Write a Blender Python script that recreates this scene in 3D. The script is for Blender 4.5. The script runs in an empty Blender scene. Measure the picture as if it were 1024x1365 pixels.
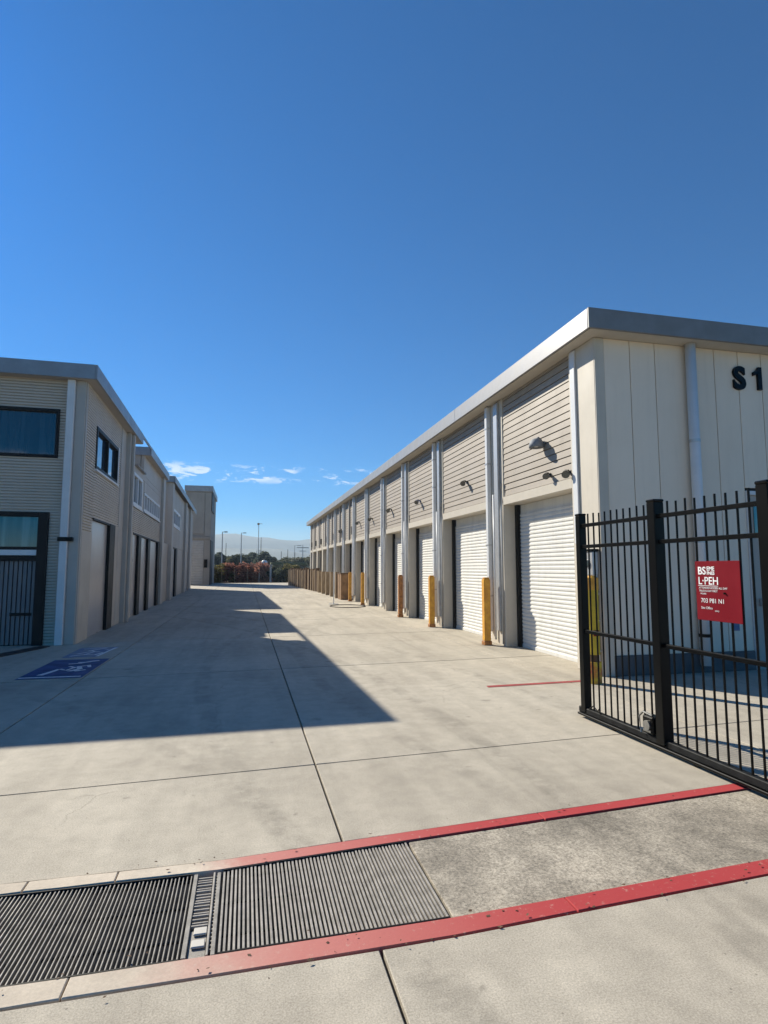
import bpy, bmesh, math, random
from mathutils import Vector, Matrix
random.seed(7)
S = bpy.context.scene
COL = S.collection
R = math.radians

# ------------------------------------------------------------ camera, sky, sun, exposure
cam_d = bpy.data.cameras.new('camera')
cam_d.sensor_fit = 'VERTICAL'; cam_d.sensor_height = 36; cam_d.lens = 20.57
cam_d.clip_start = 0.05; cam_d.clip_end = 9000
cam = bpy.data.objects.new('camera', cam_d); COL.objects.link(cam)
cam.location = (0, 0, 1.6); cam.rotation_euler = (R(95.53), 0, R(-13.21))
S.camera = cam
SUN_EL, SUN_AZ = 34.3, 33.3            # azimuth: degrees left of the lane (+Y)
w = bpy.data.worlds.new('World'); S.world = w; w.use_nodes = True
nt = w.node_tree; nt.nodes.clear()
def N(nt, t, **k):
    n = nt.nodes.new(t)
    for a, b in k.items():
        if a.startswith('i_'):
            n.inputs[a[2:].replace('_', ' ')].default_value = b
        else: setattr(n, a, b)
    return n
sky = N(nt, 'ShaderNodeTexSky', sky_type='NISHITA', sun_disc=False, sun_elevation=R(SUN_EL), sun_rotation=R(-SUN_AZ),
        altitude=1500, air_density=1.0, dust_density=0.6, ozone_density=6.0)
bg = N(nt, 'ShaderNodeBackground', i_Strength=0.074)
tc = N(nt, 'ShaderNodeTexCoord'); sp = N(nt, 'ShaderNodeSeparateXYZ')
nt.links.new(tc.outputs['Generated'], sp.inputs[0])
mp = N(nt, 'ShaderNodeMapping'); mp.inputs['Scale'].default_value = (24, 24, 85)
nt.links.new(tc.outputs['Generated'], mp.inputs[0])
n1 = N(nt, 'ShaderNodeTexNoise', i_Scale=1.0, i_Detail=9.0, i_Roughness=0.68, i_Distortion=0.6)
nt.links.new(mp.outputs[0], n1.inputs['Vector'])
n2 = N(nt, 'ShaderNodeTexNoise', i_Scale=0.33, i_Detail=2.0)
nt.links.new(mp.outputs[0], n2.inputs['Vector'])
def MR(nt, src, a, b, c=0., d=1., smooth=True):
    m = N(nt, 'ShaderNodeMapRange'); m.interpolation_type = 'SMOOTHSTEP' if smooth else 'LINEAR'
    nt.links.new(src, m.inputs[0])
    for i, v in enumerate((a, b, c, d)): m.inputs[i + 1].default_value = v
    return m.outputs[0]
def MA(nt, op, a, b):
    m = N(nt, 'ShaderNodeMath', operation=op)
    for i, v in enumerate((a, b)):
        if isinstance(v, (int, float)): m.inputs[i].default_value = v
        else: nt.links.new(v, m.inputs[i])
    return m.outputs[0]
band = MA(nt, 'MULTIPLY', MR(nt, sp.outputs[2], .136, .150), MR(nt, sp.outputs[2], .180, .160))
cl = MA(nt, 'MULTIPLY', MA(nt, 'MULTIPLY', band, MR(nt, n2.outputs[0], .30, .42)), MR(nt, n1.outputs[0], .47, .60))
mx = N(nt, 'ShaderNodeMix', data_type='RGBA'); mx.inputs['B'].default_value = (9.5, 9.8, 10.2, 1)
nt.links.new(MA(nt, 'MULTIPLY', cl, .75), mx.inputs['Factor']); nt.links.new(sky.outputs[0], mx.inputs['A'])
hs = N(nt, 'ShaderNodeHueSaturation', i_Saturation=1.76); nt.links.new(mx.outputs['Result'], hs.inputs['Color'])
nt.links.new(hs.outputs[0], bg.inputs[0])
wo = N(nt, 'ShaderNodeOutputWorld'); nt.links.new(bg.outputs[0], wo.inputs[0])
sd = bpy.data.lights.new('sun', 'SUN'); sd.energy = 5.0; sd.angle = R(0.53); sd.color = (1.0, .93, .79)
sun = bpy.data.objects.new('sun', sd); COL.objects.link(sun)
sdir = Vector((-math.sin(R(SUN_AZ)) * math.cos(R(SUN_EL)), math.cos(R(SUN_AZ)) * math.cos(R(SUN_EL)), math.sin(R(SUN_EL))))
sun.rotation_euler = sdir.to_track_quat('Z', 'Y').to_euler()
vs = S.view_settings; vs.view_transform = 'Standard'; vs.look = 'None'; vs.gamma = 1; vs.exposure = 0.68; vs.use_curve_mapping = False
S.cycles.max_bounces = 6; S.cycles.volume_bounces = 0

# ------------------------------------------------------------ materials
def mat(name, col, rough=.8, metal=0., var=.12, scale=3., bump=.0, bscale=60., col2=None, stretch=(1, 1, 1), grain=0., spec=.5, dirt=0.):
    """Procedural: base colour varied by large noise (world position), fine grain, bump."""
    m = bpy.data.materials.new(name); m.use_nodes = True
    t = m.node_tree; b = t.nodes['Principled BSDF']
    b.inputs['Roughness'].default_value = rough; b.inputs['Metallic'].default_value = metal
    b.inputs['Specular IOR Level'].default_value = spec
    g = N(t, 'ShaderNodeNewGeometry'); mpn = N(t, 'ShaderNodeMapping'); mpn.inputs['Scale'].default_value = stretch
    t.links.new(g.outputs['Position'], mpn.inputs[0])
    n = N(t, 'ShaderNodeTexNoise', i_Scale=scale, i_Detail=8., i_Roughness=.62)
    t.links.new(mpn.outputs[0], n.inputs['Vector'])
    c2 = col2 or tuple(c * (1 - var * 2) for c in col)
    r = MR(t, n.outputs[0], .32, .68)
    x = N(t, 'ShaderNodeMix', data_type='RGBA'); x.inputs['A'].default_value = (*c2, 1); x.inputs['B'].default_value = (*col, 1)
    t.links.new(r, x.inputs['Factor']); out = x.outputs['Result']
    oi = N(t, 'ShaderNodeObjectInfo')
    hv = N(t, 'ShaderNodeHueSaturation'); t.links.new(MR(t, oi.outputs['Random'], 0, 1, .94, 1.05, False), hv.inputs['Value'])
    t.links.new(out, hv.inputs['Color']); out = hv.outputs[0]
    if grain:
        gn = N(t, 'ShaderNodeTexNoise', i_Scale=170., i_Detail=3., i_Roughness=.7); t.links.new(g.outputs['Position'], gn.inputs['Vector'])
        h2 = N(t, 'ShaderNodeHueSaturation'); t.links.new(MR(t, gn.outputs[0], .3, .7, 1 - grain, 1 + grain, False), h2.inputs['Value'])
        t.links.new(out, h2.inputs['Color']); out = h2.outputs[0]
    if dirt:
        mp2 = N(t, 'ShaderNodeMapping'); mp2.inputs['Scale'].default_value = (7, 7, .5); t.links.new(g.outputs['Position'], mp2.inputs[0])
        dn = N(t, 'ShaderNodeTexNoise', i_Scale=1.2, i_Detail=6., i_Roughness=.7); t.links.new(mp2.outputs[0], dn.inputs['Vector'])
        h3 = N(t, 'ShaderNodeHueSaturation'); t.links.new(MR(t, dn.outputs[0], .45, .8, 1., 1 - dirt), h3.inputs['Value'])
        t.links.new(out, h3.inputs['Color']); out = h3.outputs[0]
    t.links.new(out, b.inputs['Base Color'])
    t.links.new(MR(t, n.outputs[0], .3, .7, min(1, rough * 1.12), rough * .88, False), b.inputs['Roughness'])
    if bump:
        bn = N(t, 'ShaderNodeTexNoise', i_Scale=bscale, i_Detail=4.); t.links.new(g.outputs['Position'], bn.inputs['Vector'])
        bp = N(t, 'ShaderNodeBump', i_Strength=bump, i_Distance=.01); t.links.new(bn.outputs[0], bp.inputs['Height']); t.links.new(bp.outputs[0], b.inputs['Normal'])
    return m

def concrete(name, c1, c2, grain=.26, streak=.15, rough=.85, red=None, spots=.0, gs=75.):
    m = bpy.data.materials.new(name); m.use_nodes = True; t = m.node_tree; b = t.nodes['Principled BSDF']
    g = N(t, 'ShaderNodeNewGeometry'); pos = g.outputs['Position']
    big = N(t, 'ShaderNodeTexNoise', i_Scale=.45, i_Detail=7., i_Roughness=.6, i_Distortion=.4); t.links.new(pos, big.inputs['Vector'])
    x = N(t, 'ShaderNodeMix', data_type='RGBA'); x.inputs['A'].default_value = (*c2, 1); x.inputs['B'].default_value = (*c1, 1)
    t.links.new(MR(t, big.outputs[0], .33, .62), x.inputs['Factor']); col = x.outputs['Result']
    def mul(col, fac):
        h = N(t, 'ShaderNodeHueSaturation'); t.links.new(fac, h.inputs['Value']); t.links.new(col, h.inputs['Color']); return h.outputs[0]
    # broom streaks and tyre tracks running towards the gate
    mp = N(t, 'ShaderNodeMapping'); mp.inputs['Rotation'].default_value = (0, 0, R(-38)); mp.inputs['Scale'].default_value = (1.9, .22, 1); t.links.new(pos, mp.inputs[0])
    s = N(t, 'ShaderNodeTexNoise', i_Scale=1.6, i_Detail=6., i_Roughness=.55); t.links.new(mp.outputs[0], s.inputs['Vector'])
    col = mul(col, MR(t, s.outputs[0], .35, .65, 1 - streak * .6, 1 + streak * .3))
    mp = N(t, 'ShaderNodeMapping'); mp.inputs['Scale'].default_value = (2.6, .12, 1); t.links.new(pos, mp.inputs[0])
    s = N(t, 'ShaderNodeTexNoise', i_Scale=1., i_Detail=5., i_Roughness=.6); t.links.new(mp.outputs[0], s.inputs['Vector'])
    col = mul(col, MR(t, s.outputs[0], .58, .75, 1., 1 - streak * 1.4))
    # curved tyre tracks
    for (cx, cy, rad, amt) in ((-31., 4., 33.2, .20), (-31., 4., 34.7, .18), (22., 10., 21.0, .15), (22., 10., 22.6, .15), (-14., -2., 15.4, .13)):
        dv = N(t, 'ShaderNodeVectorMath', operation='DISTANCE'); t.links.new(pos, dv.inputs[0]); dv.inputs[1].default_value = (cx, cy, 0)
        dd = MA(t, 'ABSOLUTE', MA(t, 'SUBTRACT', dv.outputs['Value'], rad), 0)
        tn = N(t, 'ShaderNodeTexNoise', i_Scale=2.4, i_Detail=8., i_Roughness=.75); t.links.new(pos, tn.inputs['Vector'])
        f = MA(t, 'MULTIPLY', MR(t, dd, .06, .13, 1., 0.), MR(t, tn.outputs[0], .40, .60))
        col = mul(col, MA(t, 'SUBTRACT', 1., MA(t, 'MULTIPLY', f, amt)))
    # oil drips
    wd2 = N(t, 'ShaderNodeTexNoise', i_Scale=9., i_Detail=4.); t.links.new(pos, wd2.inputs['Vector'])
    vd = N(t, 'ShaderNodeVectorMath', operation='MULTIPLY_ADD'); t.links.new(wd2.outputs['Color'], vd.inputs[0]); vd.inputs[1].default_value = (.12, .12, 0); t.links.new(pos, vd.inputs[2])
    for sc_, rr_, am_ in ((.9, .05, .28), (2.7, .05, .30)):
        vo2 = N(t, 'ShaderNodeTexVoronoi', i_Scale=sc_); t.links.new(vd.outputs[0], vo2.inputs['Vector'])
        col = mul(col, MR(t, vo2.outputs['Distance'], rr_ * .4, rr_ * 1.6, 1 - am_, 1.))
    # blotches, pitting and aggregate
    s = N(t, 'ShaderNodeTexNoise', i_Scale=5.5, i_Detail=7., i_Roughness=.72); t.links.new(pos, s.inputs['Vector'])
    col = mul(col, MR(t, s.outputs[0], .3, .7, .90, 1.08))
    gn = N(t, 'ShaderNodeTexNoise', i_Scale=gs, i_Detail=4., i_Roughness=.8); t.links.new(pos, gn.inputs['Vector'])
    col = mul(col, MR(t, gn.outputs[0], .32, .68, 1 - grain, 1 + grain, False))
    vo = N(t, 'ShaderNodeTexVoronoi', i_Scale=9.); t.links.new(pos, vo.inputs['Vector'])
    col = mul(col, MR(t, vo.outputs['Distance'], .03, .06, .62, 1.))
    # hairline cracks
    wn = N(t, 'ShaderNodeTexNoise', i_Scale=2.2, i_Detail=5.); t.links.new(pos, wn.inputs['Vector'])
    va = N(t, 'ShaderNodeVectorMath', operation='MULTIPLY_ADD'); t.links.new(wn.outputs['Color'], va.inputs[0]); va.inputs[1].default_value = (.5, .5, .5); t.links.new(pos, va.inputs[2])
    vc = N(t, 'ShaderNodeTexVoronoi', feature='DISTANCE_TO_EDGE', i_Scale=.33); t.links.new(va.outputs[0], vc.inputs['Vector'])
    mk = MR(t, vc.outputs['Distance'], .0, .004, .0, 1.)
    ms = MR(t, big.outputs[0], .50, .58)
    col = mul(col, MA(t, 'SUBTRACT', 1., MA(t, 'MULTIPLY', MA(t, 'MULTIPLY', MA(t, 'SUBTRACT', 1., mk), ms), .22)))
    if spots:
        s = N(t, 'ShaderNodeTexNoise', i_Scale=1.5, i_Detail=8., i_Roughness=.7); t.links.new(pos, s.inputs['Vector'])
        col = mul(col, MR(t, s.outputs[0], .40, .62, 1 - spots, 1.12))
    if red:
        sx = N(t, 'ShaderNodeSeparateXYZ'); t.links.new(pos, sx.inputs[0])
        wr = N(t, 'ShaderNodeTexNoise', i_Scale=3.5, i_Detail=9., i_Roughness=.75); t.links.new(pos, wr.inputs['Vector'])
        e = MA(t, 'ADD', sx.outputs[0], MA(t, 'MULTIPLY', MA(t, 'SUBTRACT', wr.outputs[0], .5), .55))
        f = MR(t, e, red[0], red[1]); wr2 = N(t, 'ShaderNodeTexNoise', i_Scale=28., i_Detail=6., i_Roughness=.75); t.links.new(pos, wr2.inputs['Vector'])
        f = MA(t, 'MULTIPLY', f, MR(t, wr2.outputs[0], .30, .42, .55, .97))
        x = N(t, 'ShaderNodeMix', data_type='RGBA'); t.links.new(f, x.inputs['Factor']); t.links.new(col, x.inputs['A'])
        pc = N(t, 'ShaderNodeMix', data_type='RGBA'); pc.inputs['A'].default_value = (.50, .20, .17, 1); pc.inputs['B'].default_value = (.40, .035, .04, 1)
        t.links.new(MR(t, sx.outputs[0], -.2, 1.6), pc.inputs['Factor']); t.links.new(pc.outputs['Result'], x.inputs['B']); col = x.outputs['Result']
    oi = N(t, 'ShaderNodeObjectInfo'); col = mul(col, MR(t, oi.outputs['Random'], 0, 1, .955, 1.03, False))
    t.links.new(col, b.inputs['Base Color']); b.inputs['Roughness'].default_value = rough; b.inputs['Specular IOR Level'].default_value = .3
    bp = N(t, 'ShaderNodeBump', i_Strength=.35, i_Distance=.004); t.links.new(gn.outputs[0], bp.inputs['Height']); t.links.new(bp.outputs[0], b.inputs['Normal'])
    return m

M = {}
M['slab'] = concrete('concrete_slab', (.465, .418, .338), (.395, .352, .283), grain=.34, gs=125.)
M['rough'] = concrete('rough_aggregate', (.42, .37, .295), (.31, .275, .22), grain=.6, streak=.2, spots=.28)
M['curb'] = concrete('curb_concrete_red', (.58, .50, .40), (.50, .43, .34), grain=.1, streak=.05, red=(-.25, .12))
M['curb2'] = concrete('lower_curb_red', (.58, .50, .40), (.50, .43, .34), grain=.1, streak=.05, red=(-.55, .3))
M['dirtbase'] = mat('subbase', (.05, .045, .04), .95)
M['soil'] = mat('dry_ground', (.24, .20, .13), .95, var=.2, scale=.05, col2=(.13, .13, .07))
M['redline'] = mat('worn_red_paint', (.40, .05, .05), .7, var=.2, scale=6, grain=.2)
M['blue'] = mat('blue_paint', (.005, .055, .22), .6, var=.25, scale=4, grain=.15)
M['paleblue'] = mat('worn_blue_paint', (.10, .15, .30), .7, col2=(.30, .30, .30), scale=5, grain=.2)
M['whitemark'] = mat('white_marking', (.88, .88, .88), .6, var=.15, scale=20)
M['darkstrip'] = mat('dark_channel', (.02, .02, .022), .5)
M['far'] = mat('taupe_far_wall', (.30, .28, .25), .7, var=.06, scale=.6, dirt=.1)
M['panel'] = mat('beige_wall_panel', (.78, .67, .54), .6, var=.03, scale=.8, bump=.08, bscale=8, dirt=.07)
M['trim'] = mat('beige_trim', (.55, .50, .42), .6, var=.04, scale=2, dirt=.08)
M['board'] = mat('beige_lap_board', (.345, .298, .245), .6, var=.05, scale=1.5, bump=.1, bscale=30, dirt=.06)
M['gap'] = mat('dark_gap', (.03, .027, .024), .9)
M['lpanel'] = mat('greige_ribbed_metal', (.54, .475, .40), .5, var=.04, scale=1., dirt=.06)
M['lsmooth'] = mat('greige_smooth_panel', (.45, .40, .345), .55, var=.04, scale=.7, bump=.05, bscale=5, dirt=.06)
M['llight'] = mat('pale_corner_panel', (.52, .465, .395), .55, var=.05, scale=1.5, dirt=.08)
M['pil'] = mat('grey_column', (.46, .43, .39), .55, var=.04, scale=2., dirt=.08)
M['shade_band'] = mat('dark_shade_band', (.10, .10, .105), .8, var=.15, scale=3)  # dark colour stands in for the shadowed foot of the end wall
M['fascia_shaded'] = mat('shaded_end_fascia', (.235, .23, .225), .5, metal=.2, var=.08, scale=2.5)  # shaded copy of the roof fascia metal, darkened for the end face
M['fascia'] = mat('galvanised_fascia', (.36, .35, .34), .45, metal=.35, var=.08, scale=2.5, bump=.06, bscale=3)
M['fasciaL'] = mat('grey_fascia', (.30, .31, .33), .42, metal=.4, var=.08, scale=2.5, bump=.06, bscale=3)
M['roof'] = mat('grey_roof', (.35, .35, .35), .7)
M['door'] = mat('white_roll_door', (.72, .71, .67), .5, var=.05, scale=2, dirt=.2)
M['pipe'] = mat('white_pipe', (.68, .69, .70), .4, var=.04, scale=4, dirt=.12)
M['galv'] = mat('galvanised_pipe', (.50, .51, .52), .4, metal=.5, var=.1, scale=6)
M['black'] = mat('black_paint', (.004, .004, .004), .33, var=.2, scale=8, spec=.14)
M['blackframe'] = mat('black_frame', (.006, .006, .007), .5, var=.1, spec=.25)
M['rail'] = mat('worn_black_rail', (.014, .015, .016), .6, var=.3, scale=10, grain=.2, spec=.15)
M['chrome'] = mat('bare_steel', (.35, .35, .34), .35, metal=.8, var=.2, scale=12)
M['bar'] = mat('steel_grate_bar', (.36, .33, .29), .6, metal=.1, var=.16, scale=14, grain=.2)
M['bar2'] = mat('weathered_grate_bar', (.29, .27, .24), .65, metal=.1, var=.16, scale=14, grain=.25)
M['trough'] = mat('trough', (.17, .15, .125), .9, var=.3, scale=8)
M['yellow'] = mat('ochre_bollard_paint', (.74, .38, .035), .6, var=.12, scale=9, col2=(.56, .25, .03), dirt=.25, grain=.15)
M['yellow2'] = mat('yellow_bollard_paint', (.74, .50, .02), .5, var=.12, scale=7, dirt=.25)
M['orange'] = mat('rust_orange', (.50, .20, .05), .6, var=.3, scale=14)
M['red'] = mat('red_sign', (.17, .002, .010), .75, var=.06, scale=3, spec=.12)
M['lamp_grey'] = mat('grey_lamp_shell', (.22, .24, .27), .7, metal=.0, var=.1)
M['lamp_black'] = mat('black_lamp_shell', (.02, .02, .022), .35)
M['lamp_blue'] = mat('blue_lamp_shell', (.03, .05, .18), .35)
M['white'] = mat('white_frame', (.72, .73, .74), .45, var=.04)
M['wood'] = mat('weathered_timber', (.36, .26, .16), .85, var=.2, scale=2, stretch=(8, 8, 1), bump=.2)
M['wood2'] = mat('dark_timber', (.13, .07, .035), .85, var=.25, scale=2, stretch=(8, 8, 1))
M['slat'] = mat('grey_slat', (.16, .165, .175), .45, var=.06, scale=3)
M['silver'] = mat('silver_door_panel', (.52, .50, .50), .3, metal=.35, var=.05, scale=.7)
M['greydoor'] = mat('grey_roll_door', (.42, .41, .39), .5, var=.05)
M['steelpole'] = mat('grey_pole', (.42, .43, .44), .5, metal=.3)
M['bark'] = mat('bark', (.09, .07, .05), .9)
def leafmat(n, a, b):
    m = mat(n, a, .7, col2=b, scale=1.1); t = m.node_tree
    p = t.nodes['Principled BSDF']; tl = N(t, 'ShaderNodeBsdfTranslucent'); ms = N(t, 'ShaderNodeMixShader', i_Fac=.5)
    src = p.inputs['Base Color'].links[0].from_socket; t.links.new(src, tl.inputs[0]); t.links.new(p.outputs[0], ms.inputs[1]); t.links.new(tl.outputs[0], ms.inputs[2])
    t.links.new(ms.outputs[0], t.nodes['Material Output'].inputs['Surface']); return m
M['leaf'] = leafmat('green_leaves', (.13, .13, .07), (.06, .065, .035))
M['leafb'] = leafmat('blue_green_leaves', (.10, .12, .085), (.05, .06, .045))
M['leafr'] = leafmat('russet_leaves', (.42, .19, .13), (.24, .11, .08))
M['leafo'] = leafmat('olive_leaves', (.20, .17, .05), (.09, .08, .03))
M['hill'] = mat('hill_scrub', (.17, .18, .14), .95, var=.2, scale=.01)
def glass(name, col, rough=.04):
    m = bpy.data.materials.new(name); m.use_nodes = True; t = m.node_tree; b = t.nodes['Principled BSDF']
    g = N(t, 'ShaderNodeNewGeometry'); mp = N(t, 'ShaderNodeMapping'); mp.inputs['Scale'].default_value = (9, 9, .35); t.links.new(g.outputs['Position'], mp.inputs[0])
    n = N(t, 'ShaderNodeTexNoise', i_Scale=1., i_Detail=3.); t.links.new(mp.outputs[0], n.inputs['Vector'])
    x = N(t, 'ShaderNodeMix', data_type='RGBA'); x.inputs['A'].default_value = (*[c * .45 for c in col], 1); x.inputs['B'].default_value = (*col, 1)
    t.links.new(MR(t, n.outputs[0], .35, .65), x.inputs['Factor']); t.links.new(x.outputs['Result'], b.inputs['Base Color'])
    b.inputs['Roughness'].default_value = rough; b.inputs['Specular IOR Level'].default_value = .8
    b.inputs['Coat Weight'].default_value = .6; b.inputs['Coat Roughness'].default_value = .02
    return m
M['glass'] = glass('dark_window_glass', (.03, .045, .05))
M['glass2'] = glass('sky_window_glass', (.03, .07, .13))
M['glass3'] = glass('pale_window_glass', (.15, .19, .19))

# ------------------------------------------------------------ mesh helpers
class MB:
    def __init__(s): s.bm = bmesh.new()
    def box(s, x0, x1, y0, y1, z0, z1):
        v = [s.bm.verts.new((x, y, z)) for z in (z0, z1) for y in (y0, y1) for x in (x0, x1)]
        for f in ((0, 2, 3, 1), (4, 5, 7, 6), (0, 1, 5, 4), (2, 6, 7, 3), (0, 4, 6, 2), (1, 3, 7, 5)): s.bm.faces.new([v[i] for i in f])
        return s
    def tube(s, p0, p1, r0, r1=None, n=12, caps=True):
        p0, p1 = Vector(p0), Vector(p1); r1 = r0 if r1 is None else r1
        q = (p1 - p0).to_track_quat('Z', 'Y'); a = []; b = []
        for i in range(n):
            t = 2 * math.pi * i / n; d = q @ Vector((math.cos(t), math.sin(t), 0))
            a.append(s.bm.verts.new(p0 + d * r0)); b.append(s.bm.verts.new(p1 + d * r1))
        for i in range(n): s.bm.faces.new((a[i], a[(i + 1) % n], b[(i + 1) % n], b[i]))
        if caps: s.bm.faces.new(a[::-1]); s.bm.faces.new(b)
        return s
    def path(s, pts, r, n=8):
        rings = []
        P = [Vector(p) for p in pts]
        for k, p in enumerate(P):
            d = (P[min(k + 1, len(P) - 1)] - P[max(k - 1, 0)]).normalized()
            q = d.to_track_quat('Z', 'Y')
            rings.append([s.bm.verts.new(p + q @ Vector((math.cos(2 * math.pi * i / n) * r, math.sin(2 * math.pi * i / n) * r, 0))) for i in range(n)])
        for a, b in zip(rings, rings[1:]):
            for i in range(n): s.bm.faces.new((a[i], a[(i + 1) % n], b[(i + 1) % n], b[i]))
        s.bm.faces.new(rings[0][::-1]); s.bm.faces.new(rings[-1])
        return s
    def poly(s, pts, z0, z1):
        a = [s.bm.verts.new((x, y, z0)) for x, y in pts]; b = [s.bm.verts.new((x, y, z1)) for x, y in pts]; n = len(pts)
        for i in range(n): s.bm.faces.new((a[i], a[(i + 1) % n], b[(i + 1) % n], b[i]))
        s.bm.faces.new(a[::-1]); s.bm.faces.new(b); return s
    def profile(s, prof, f0, f1):
        """one connected sheet: prof is a list of pairs; f0/f1 map a pair to the two ends."""
        a = [s.bm.verts.new(f0(*p)) for p in prof]; b = [s.bm.verts.new(f1(*p)) for p in prof]
        for i in range(len(prof) - 1): s.bm.faces.new((a[i], a[i + 1], b[i + 1], b[i]))
        return s
    def lathe(s, prof, n=20, c=(0, 0, 0), ang=2 * math.pi):
        full = ang > 6.28; rings = []
        for i in range(n + (0 if full else 1)):
            t = ang * i / n; rings.append([s.bm.verts.new((c[0] + r * math.cos(t), c[1] + r * math.sin(t), c[2] + z)) for r, z in prof])
        m = len(rings)
        for i in range(m if full else m - 1):
            a, b = rings[i], rings[(i + 1) % m]
            for j in range(len(prof) - 1): s.bm.faces.new((a[j], b[j], b[j + 1], a[j + 1]))
        return s
    def mesh(s, name, m, bevel=0, smooth=False, seg=1):
        if bevel: bmesh.ops.bevel(s.bm, geom=list(s.bm.edges), offset=bevel, segments=seg, affect='EDGES', clamp_overlap=True)
        bmesh.ops.recalc_face_normals(s.bm, faces=s.bm.faces)
        me = bpy.data.meshes.new(name); s.bm.to_mesh(me); s.bm.free()
        me.materials.append(m)
        if smooth:
            for p in me.polygons: p.use_smooth = True
        return me
    def build(s, name, m, parent=None, **k):
        return link(name, s.mesh(name, m, **k), parent)
def link(name, me, parent=None, loc=None, kind=None):
    o = bpy.data.objects.new(name, me); COL.objects.link(o)
    if parent: o.parent = parent
    if loc: o.location = loc
    if kind: o['kind'] = kind
    return o
def tag(o, label, cat, group=None, kind=None):
    o['label'] = label; o['category'] = cat
    if group: o['group'] = group
    if kind: o['kind'] = kind
    return o
def thing(name, label, cat, loc=(0, 0, 0), rz=0, group=None):
    o = bpy.data.objects.new(name, None); COL.objects.link(o); o.location = loc; o.rotation_euler = (0, 0, rz)
    o.empty_display_size = .2
    return tag(o, label, cat, group)
def kids(o): return [c for c in bpy.data.objects if c.parent == o]
def dup(root, loc, rz=None, label=None):
    def cp(o, par):
        c = o.copy(); COL.objects.link(c); c.parent = par
        for k in kids(o): cp(k, c)
        return c
    r = cp(root, None); r.location = loc
    if rz is not None: r.rotation_euler = (0, 0, rz)
    if label: r['label'] = label
    return r
def text_mesh(txt, size, extrude, offset, m, name):
    cu = bpy.data.curves.new('t', 'FONT'); cu.body = txt; cu.size = size; cu.extrude = extrude; cu.offset = offset; cu.resolution_u = 6
    o = bpy.data.objects.new('t', cu); COL.objects.link(o)
    dg = bpy.context.evaluated_depsgraph_get(); me = bpy.data.meshes.new_from_object(o.evaluated_get(dg)); me.name = name
    bpy.data.objects.remove(o); bpy.data.curves.remove(cu)
    me.materials.clear(); me.materials.append(m); return me

def lerp_pts(pts, x):
    for (a, b), (c, d) in zip(pts, pts[1:]):
        if x <= c: return b + (d - b) * (x - a) / (c - a)
    (a, b), (c, d) = pts[-2:]; return b + (d - b) * (x - a) / (c - a)

# ------------------------------------------------------------ ground, driveway, channel
tag(MB().box(-2800, 2800, -60, 2900, -1.0, -.16).build('ground', M['soil']), 'dry tan open ground stretching from the concrete lane to the hills', 'ground', kind='structure')
drive = MB().box(-18, 18, -6, 74, -.155, -.125).build('driveway', M['dirtbase'])
tag(drive, 'pale concrete driveway of large jointed slabs between the two rows', 'driveway', kind='structure')
UP = [(-4, 3.42), (-1.15, 3.40), (-.1, 3.40), (.97, 3.5), (3.45, 3.71), (6, 3.93)]
LO = [(-4, 2.66), (-.88, 2.68), (-.12, 2.69), (.93, 2.71), (2.84, 2.83), (6, 3.02)]
up = lambda x: lerp_pts(UP, x)
lo = lambda x: lerp_pts(LO, x)
upo = lambda x: up(x) + .105
loo = lambda x: lo(x) - .125
def row(y): return lambda x: y + .07 * (x - .59)
edges = [row(-5.5), row(-1.2), loo, None, upo, row(4.98)] + [row(9.72 + 4.5 * k) for k in range(14)]
cols = [-17, -9, -2.3, .59, 4.5, 9.5, 17]
def slab(f0, f1, x0, x1, m, name='concrete_slab', par=drive, z=0., g=.008, top=True):
    n = max(2, int((x1 - x0) / .8)); xs = [x0 + g + (x1 - x0 - 2 * g) * i / n for i in range(n + 1)]
    if x1 - x0 > 5: xs = [x0 + g, x1 - g]
    for brk in [p[0] for p in UP + LO]:
        if x0 < brk < x1: xs.append(brk)
    xs = sorted(set(round(x, 4) for x in xs))
    P = [(x, f0(x) + g) for x in xs] + [(x, f1(x) - g) for x in reversed(xs)]
    mb = MB(); mb.poly(P, -.12, z)
    tp = [e for e in mb.bm.edges if all(abs(v.co.z - z) < 1e-6 for v in e.verts)]
    bmesh.ops.bevel(mb.bm, geom=tp, offset=.004, segments=1, affect='EDGES')
    return mb.build(name, m, par)
for a, b in zip(edges, edges[1:]):
    if a is None or b is None: continue
    wd = .017 if a(.59) > 9 else .008
    for x0, x1 in zip(cols, cols[1:]): slab((lambda x: a(x) + (wd - .008)), (lambda x: b(x) - ((.017 if b(.59) > 9 else .011) - .008)), x0, x1, M['slab'])
# rough aggregate patch and drain channel
chan = thing('drain_channel', 'long drain across the lane entrance with steel grates between curb strips', 'drain', (0, 0, 0))
chan['kind'] = 'structure'
for k, (x0, x1) in enumerate([(-12, -4.2), (.965, 5.2), (5.2, 12)]):
    slab(lambda x: lo(x) + .002, lambda x: up(x) - .002, x0, x1, M['rough'], 'rough_slab', chan, z=-.006)
for x0, x1 in [(-12, -4), (-4, -2.1), (-2.1, -1.05), (-1.05, -.62), (-.62, 1.9), (1.9, 4.6), (4.6, 8), (8, 12)]:
    slab(up, upo, x0, x1, M['curb'], 'curb_strip', chan, z=.004, g=.003)
for x0, x1 in [(-12, -4), (-4, -2.1), (-2.1, -.64), (-.64, 1.55), (1.55, 4.6), (4.6, 8), (8, 12)]:
    slab(loo, lo, x0, x1, M['curb2'], 'curb_strip', chan, z=.004, g=.003)
tr = MB().box(-4.2, .96, 2.62, 3.52, -.124, -.028); tr.build('trough', M['trough'], chan)
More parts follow.
